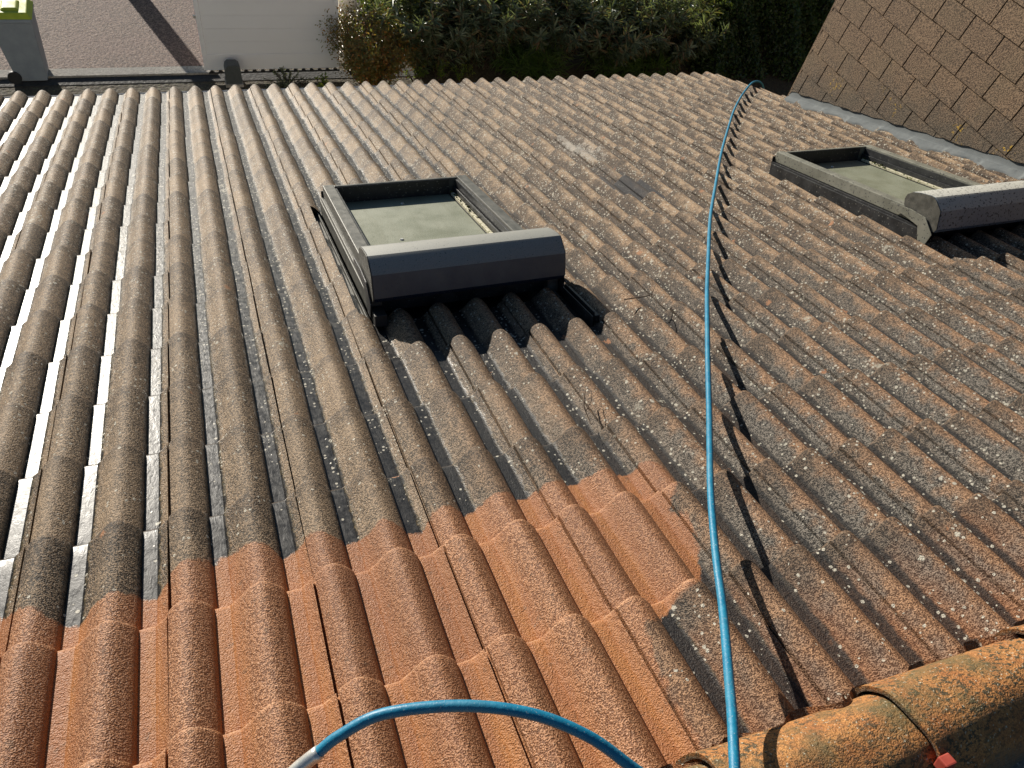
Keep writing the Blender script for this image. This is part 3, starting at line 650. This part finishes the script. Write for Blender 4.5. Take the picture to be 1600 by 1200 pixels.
pts += [A_, A_ + d_*0.8 + Vector((-.005, -.03, -.015)), (A_+D_)*.5 + Vector((-.01, -.20, -.02)), D_ + Vector((.025, -.06, -.015)), D_]
pts += [Vector(p) for p in ((.754,-.445,.170),(.693,-.390,.212),(.610,-.335,.239),(.503,-.285,.245),(.382,-.245,.228),(.306,-.237,.194),(.268,-.240,.170))]
def catmull(P, n=8):
    out = []
    for i in range(len(P)-1):
        p0, p1, p2, p3 = P[max(i-1, 0)], P[i], P[i+1], P[min(i+2, len(P)-1)]
        for k in range(n):
            t = k/n; out.append(0.5*((2*p1)+(p2-p0)*t+(2*p0-5*p1+4*p2-p3)*t*t+(3*p1-p0-3*p2+p3)*t**3))
    return out+[P[-1]]
hp = [Vector(RW(*p)) for p in catmull(pts)]
hose = empty('hose', hp[len(hp)//2], 'long bright blue hose trailing up the roof and looping near the bottom edge', 'hose')
mb = MB(); mb.tube(hp, 0.0098, 12); link('hose_tube', mb.mesh('hose_tube'), M['hose'], hose, smooth=True)
tip = [Vector(p) for p in ((.272,-.2395,.172),(.233,-.241,.146),(.19,-.25,.115),(.15,-.27,.09))]
mb = MB(); mb.tube([RW(*p) for p in catmull(tip, 4)], 0.0122, 14); link('hose_fitting', mb.mesh('hose_fitting'), M['steel'], hose, smooth=True, label='silver fitting at the end of the hose')

# ---------------- twigs on the roof ----------------
def twig(pts_, r, label, n=.0):
    p = catmull([RW(*x) for x in pts_], 5)
    mb = MB(); mb.tube(p, [r*(1-.6*i/len(p)) for i in range(len(p))], 5)
    k = len(p)//2; mb.tube([p[k], p[k]+Vector((.03, .03, .012)), p[k]+Vector((.05, .07, .004))], r*.5, 4)
    return tag(link('twig', mb.mesh('twig'), M['twig'], smooth=True), label, 'twig')
a, b_, c = onroof(975,468,.0), onroof(1003,464,.012), onroof(1024,462,.02); d = onroof(1024,492,0)
twig([a, b_, c, d], .003, 'thin dry twig lying on the tiles just right of the grey roof window')
a, b_, c, d = onroof(914,612,.01), onroof(912,632,.0), onroof(918,650,-.02), onroof(924,664,-.03)
twig([a, b_, c, d], .003, 'curled dark twig caught in a tile valley above the washed patch')

# ---------------- wheelie bin ----------------
bx, by = -1.93, 10.46
bn = empty('wheelie_bin', (bx, by, 0), 'grey wheeled bin with a yellow-green lid standing on the edge of the driveway', 'bin')
mb = MB()
def frus(mb, x0, x1, y0, y1, z0, X0, X1, Y0, Y1, z1):
    mb.add([(x0,y0,z0),(x1,y0,z0),(x1,y1,z0),(x0,y1,z0),(X0,Y0,z1),(X1,Y0,z1),(X1,Y1,z1),(X0,Y1,z1)], [(3,2,1,0),(4,5,6,7),(0,1,5,4),(1,2,6,5),(2,3,7,6),(3,0,4,7)])
frus(mb, bx-.21, bx+.21, by-.17, by+.27, 0.03, bx-.27, bx+.27, by-.26, by+.34, 0.93)
frus(mb, bx-.285, bx+.285, by-.275, by+.355, 0.93, bx-.29, bx+.29, by-.28, by+.36, 0.99)
link('bin_body', mb.mesh('bin_body', 0.018, 3), M['bin'], bn)
mb = MB(); frus(mb, bx-.285, bx+.285, by-.20, by+.37, 0.992, bx-.22, bx+.22, by-.14, by+.30, 1.06); frus(mb, bx-.16, bx+.16, by-.06, by+.2, 1.061, bx-.12, bx+.12, by-.02, by+.16, 1.085)
link('lid', mb.mesh('lid', 0.014, 3), M['lid'], bn)
for s in (-1, 1):
    mb = MB(); seg = 24; x0 = bx+s*.225-.025
    ring = [(by-.19+.10*math.cos(t), .10+.10*math.sin(t)) for t in np.linspace(0, 2*math.pi, seg, endpoint=False)]
    mb.prism(ring, x0, x0+.05); link('wheel', mb.mesh('wheel', 0.008), M['black'], bn)
mb = MB(); mb.tube([(bx-.2, by-.30, .97), (bx+.2, by-.30, .97)], .014, 8); link('handle', mb.mesh('handle'), M['bin'], bn)

bn.rotation_euler = (0, 0, -math.pi/2); bn.scale = (0.85, 0.82, 0.91)

# ---------------- gate ----------------
gx0, gx1, gy = 0.335, 2.30, 10.33
gate = empty('sliding_gate', (1.3, gy, 0), 'white slatted sliding gate closing off the driveway behind the eaves', 'gate')
mb = MB()
z = 0.34
for i in range(8):
    mb.box(gx0+.062, gx1-.062, gy+0.008, gy+0.036, z, z+0.1865); mb.box(gx0+.062, gx1-.062, gy+0.013, gy+0.030, z+.1865, z+.190); z += 0.190
link('slat_panel', mb.mesh('slat_panel', 0.002), M['gate'], gate)
mb = MB(); mb.box(gx0, gx0+.06, gy, gy+.045, 0.10, 1.92); mb.box(gx1-.06, gx1, gy, gy+.045, 0.10, 1.92); mb.box(gx0+.0605, gx1-.0605, gy, gy+.045, 0.10, 0.338); mb.box(gx0+.0605, gx1-.0605, gy, gy+.045, 1.862, 1.92)
link('gate_frame', mb.mesh('gate_frame', 0.004), M['gate'], gate)
mb = MB(); mb.box(gx0+.05, gx1, gy-.016, gy-.001, 0.055, 0.082)
x = gx0+.06
while x < gx1-.05: mb.add([(x, gy-.016, .0815), (x+.02, gy-.016, .105), (x+.05, gy-.016, .105), (x+.07, gy-.016, .0815), (x, gy-.0015, .0815), (x+.02, gy-.0015, .105), (x+.05, gy-.0015, .105), (x+.07, gy-.0015, .0815)], [(0,1,2,3),(7,6,5,4),(0,4,5,1),(1,5,6,2),(2,6,7,3)]); x += .12
link('toothed_rack', mb.mesh('toothed_rack'), M['black'], gate)
mb = MB(); mb.box(gx0-.035, gx0-.001, gy+.01, gy+.035, .86, .90); link('latch', mb.mesh('latch', .003), M['steel'], gate)
mo = empty('gate_motor', (0.71, 10.12, 0), 'charcoal motor housing with a rounded top standing in front of the white gate', 'motor box')
mb = MB(); mb.prism([(0.60, 0.0), (0.60, 0.24), (0.615, 0.30), (0.65, 0.33), (0.77, 0.33), (0.805, 0.30), (0.82, 0.24), (0.82, 0.0)], 10.04, 10.22, axis=1); link('housing', mb.mesh('housing', .008), M['motor'], mo)
mb = MB(); mb.box(0.585, 0.835, 10.025, 10.235, 0, .05); link('base', mb.mesh('base', .004), M['kerb'], mo)
mb = MB(); mb.box(2.36, 2.62, 10.62, 10.88, 0, 1.75); pil = link('gate_pillar', mb.mesh('gate_pillar', .01), M['render']); tag(pil, 'pale rendered pillar at the end of the white gate behind the bronze bush', 'pillar')

# ---------------- plants ----------------
def leaves(P, D, Nn, L, Wd, T, name):
    """P base points, D directions, Nn side vectors, L length, Wd width -> folded diamond leaves of 6 verts"""
    P, D, Nn = map(np.asarray, (P, D, Nn)); D = D/np.linalg.norm(D, axis=1, keepdims=True)
    S_ = np.cross(D, Nn); S_ /= np.linalg.norm(S_, axis=1, keepdims=True)+1e-9; U_ = np.cross(S_, D)
    L = L[:, None]; Wd = Wd[:, None]; n = len(P)
    dr = -U_*L*0.10
    v0 = P; v1 = P+D*L*.35+S_*Wd*.5+U_*Wd*.12; v2 = P+D*L*.75+S_*Wd*.38+dr*.5+U_*Wd*.1; v3 = P+D*L+dr*1.2; v4 = P+D*L*.75-S_*Wd*.38+dr*.5+U_*Wd*.1; v5 = P+D*L*.35-S_*Wd*.5+U_*Wd*.12
    V = np.stack([v0, v1, v2, v3, v4, v5], 1).reshape(-1, 3); b = np.arange(n)[:, None]*6
    q = np.concatenate([b+np.array([[0, 1, 2, 3]]), b+np.array([[0, 3, 4, 5]])])
    me = npmesh(name, V, q); attr(me, 'tint', np.repeat(T, 6)); return me
def stemmed(name, label, cat, x, y, hh, rad, nst, nlf, L, Wd, mat, lean=0.5, group=None, whorl=True, z0=.15, tbias=0):
    root = empty(name, (x, y, 0), label, cat, group)
    P, D, Nn = [], [], []; mb = MB(); r_ = np.random.default_rng(int(abs(x*100+y*37)))
    for i in range(nst):
        a = r_.uniform(0, 2*math.pi); q = math.sqrt(r_.random())
        b0 = np.array([x+.25*rad*q*math.cos(a), y+.25*rad*q*math.sin(a), 0.0]); h = hh*r_.uniform(.55, 1.0)*(1-.25*q)
        tip_ = b0+np.array([rad*q*math.cos(a)*1.0, rad*q*math.sin(a)*1.0, h]); bend = np.array([math.cos(a), math.sin(a), -.2])*lean*r_.uniform(.1, .5)*.5
        c1_ = b0+(tip_-b0)*.5-bend*.5
        ts = np.linspace(0, 1, 9); pp = [(1-t)**2*b0+2*t*(1-t)*c1_+t*t*tip_ for t in ts]
        mb.tube(pp, [0.011*(1-.75*t) for t in ts], 5, False)
        for _ in range(nlf):
            t = z0+(1-z0)*r_.random()**.6; p = (1-t)**2*b0+2*t*(1-t)*c1_+t*t*tip_; ax = 2*(1-t)*(c1_-b0)+2*t*(tip_-c1_); ax /= np.linalg.norm(ax)
            rv = r_.normal(size=3); rv -= ax*(rv@ax); rv /= np.linalg.norm(rv)
            if not whorl: p = p+r_.normal(size=3)*np.array([.09, .09, .07])
            d = ax*r_.uniform(.2, 1.1)+rv*1.0+(np.array([0, 0, -.1]))
            P.append(p); D.append(d); Nn.append(ax+r_.normal(size=3)*.3)
    n = len(P); me = leaves(P, D, Nn, L*r_.uniform(.6, 1.2, n), Wd*r_.uniform(.7, 1.2, n), np.clip(r_.random(n)+tbias, 0, 1), 'foliage')
    link('foliage', me, M[mat], root); link('stems', mb.mesh('stems'), M['bark'], root)
    return root
OG = 'oleander shrubs behind the roof'
ol = [(3.70, 10.45, 1.75, .75, 'big pale-tipped oleander directly right of the bronze bush'),
      (4.70, 10.55, 1.85, .8, 'second oleander right of the bronze bush, dark and densely leaved'),
      (5.80, 10.45, 1.8, .85, 'oleander in the middle of the row, reddish dry tips among its leaves'),
      (6.95, 10.35, 1.8, .85, 'oleander second from the ivy-green hedge, drooping narrow leaves'),
      (8.05, 10.25, 1.7, .8, 'last oleander before the ivy-green hedge, long arching shoots')]
for (x, y, hh, rad, lab) in ol: stemmed('oleander_shrub', lab, 'shrub', x, y, hh, rad, 100, 75, .17, .028, 'oleander', .6, OG, z0=.08)
stemmed('bronze_shrub', 'low bronze and orange leaved shrub in front of the white gate end', 'shrub', 2.72, 10.05, 1.25, .56, 150, 100, .05, .022, 'nandina', .5, None, False, .12)
stemmed('grass_clump', 'arching grassy clump beneath the oleanders, left part', 'plant', 5.4, 10.15, .75, .6, 70, 14, .30, .012, 'euph', .9, 'grassy clumps under the oleanders', tbias=-.45)
stemmed('grass_clump', 'arching grassy clump beneath the oleanders, right part', 'plant', 7.2, 10.1, .7, .7, 70, 14, .30, .012, 'euph', .9, 'grassy clumps under the oleanders', tbias=-.45)
for i, (x, y, lab) in enumerate(((3.45, 10.05, 'lime-green spurge nearest to the bronze shrub'), (3.85, 10.1, 'lime-green spurge in the middle of the three'), (4.2, 10.05, 'lime-green spurge under the oleander, rightmost of the three'))):
    stemmed('spurge', lab, 'plant', x, y, .42, .18, 16, 26, .05, .012, 'euph', .3, 'lime-green spurges at the foot of the shrubs')
stemmed('seedling', 'tiny yellow-green seedling standing below the white gate', 'plant', 1.95, 9.9, .28, .09, 6, 12, .06, .03, 'euph', .3, tbias=.3)
stemmed('silver_plant', 'low silvery plant in the shade below the white gate', 'plant', 1.45, 10.0, .16, .3, 40, 18, .05, .012, 'greyleaf', .3)
def hedge(name, label, x0, x1, y0, y1, h, n, seed, L, bump=.14):
    r_ = np.random.default_rng(seed); root = empty(name, ((x0+x1)/2, (y0+y1)/2, 0), label, 'hedge')
    # leafy shell of uneven depth on the front, top and left end
    u_ = r_.random(n); kf = r_.random(n)
    X = x0+(x1-x0)*u_; Zz = h*r_.random(n)**.85
    lump = bump*(np.sin(X*2.7)*np.sin(Zz*3.1+X)+.6*np.sin(X*7.1+Zz*5)+.4*np.sin(X*13+Zz*11+2))
    Y = y0 - lump + np.abs(r_.normal(0, .09, n))
    top = kf > .80; Zz = np.where(top, h+lump*.8-np.abs(r_.normal(0, .05, n)), Zz); Y = np.where(top, y0+(y1-y0)*r_.random(n), Y)
    lf = (kf < .12); X = np.where(lf, x0-lump+np.abs(r_.normal(0, .06, n)), X); Y = np.where(lf, y0+(y1-y0)*r_.random(n), Y)
    P = np.stack([X, Y, Zz], 1); D = r_.normal(size=(n, 3))*.8+np.array([0, -.6, -.5]); N_ = np.array([[0, -1, .6]])+r_.normal(size=(n, 3))*.6
    tint = np.clip(r_.random(n)*.8+.35*np.sin(X*1.7+1)*np.sin(Zz*2.3), 0, 1)
    link('foliage', leaves(P, D, N_, L*r_.uniform(.7, 1.3, n), L*.62*r_.uniform(.7, 1.2, n), tint, 'foliage'), M['hedge'], root)
    mb = MB(); mb.box(x0+.2, x1-.1, y0+.28, y1-.15, 0, h-.22); link('inner_branches', mb.mesh('inner_branches'), M['under'], root)
    return root
hedge('ivy_hedge', 'dense dark green hedge at the far right corner beyond the eaves', 8.75, 15.5, 9.75, 10.9, 2.3, 52000, 3, .06)
hedge('back_hedge', 'shaded hedge behind the oleanders', 3.2, 8.7, 12.0, 12.8, 1.15, 12000, 5, .07)
# tree on the far side of the driveway whose shadow falls across it
def tree(x, y, h, r, label):
    root = empty('tree', (x, y, 0), label, 'tree'); mb = MB(); r_ = np.random.default_rng(9)
    mb.tube([(x, y, 0), (x+.05, y, h*.4), (x-.03, y+.05, h*.75), (x, y, h)], [r, r*.85, r*.6, r*.25], 10)
    tips = []
    for i in range(14):
        a = r_.uniform(0, 6.28); z0_ = h*r_.uniform(.55, .95); e = Vector((x+math.cos(a)*r_.uniform(.5, 1), y+math.sin(a)*r_.uniform(.5, 1), z0_+r_.uniform(.3, .9)))
        mb.tube([(x, y, z0_), (x+(e.x-x)*.5, y+(e.y-y)*.5, z0_+.12), e], [r*.3, r*.2, r*.08], 6); tips.append(e)
    link('trunk', mb.mesh('trunk'), M['bark'], root)
    n = 7000; c = np.array([tips[i] for i in r_.integers(0, 14, n)]); P = c+r_.normal(size=(n, 3))*.28
    link('crown', leaves(P, r_.normal(size=(n, 3)), r_.normal(size=(n, 3)), .08*r_.uniform(.6, 1.2, n), .04*np.ones(n), r_.random(n), 'crown'), M['hedge'], root)
tree(-1.15, 14.9, 3.6, .17, 'tree across the driveway whose trunk shadow falls towards the gate')
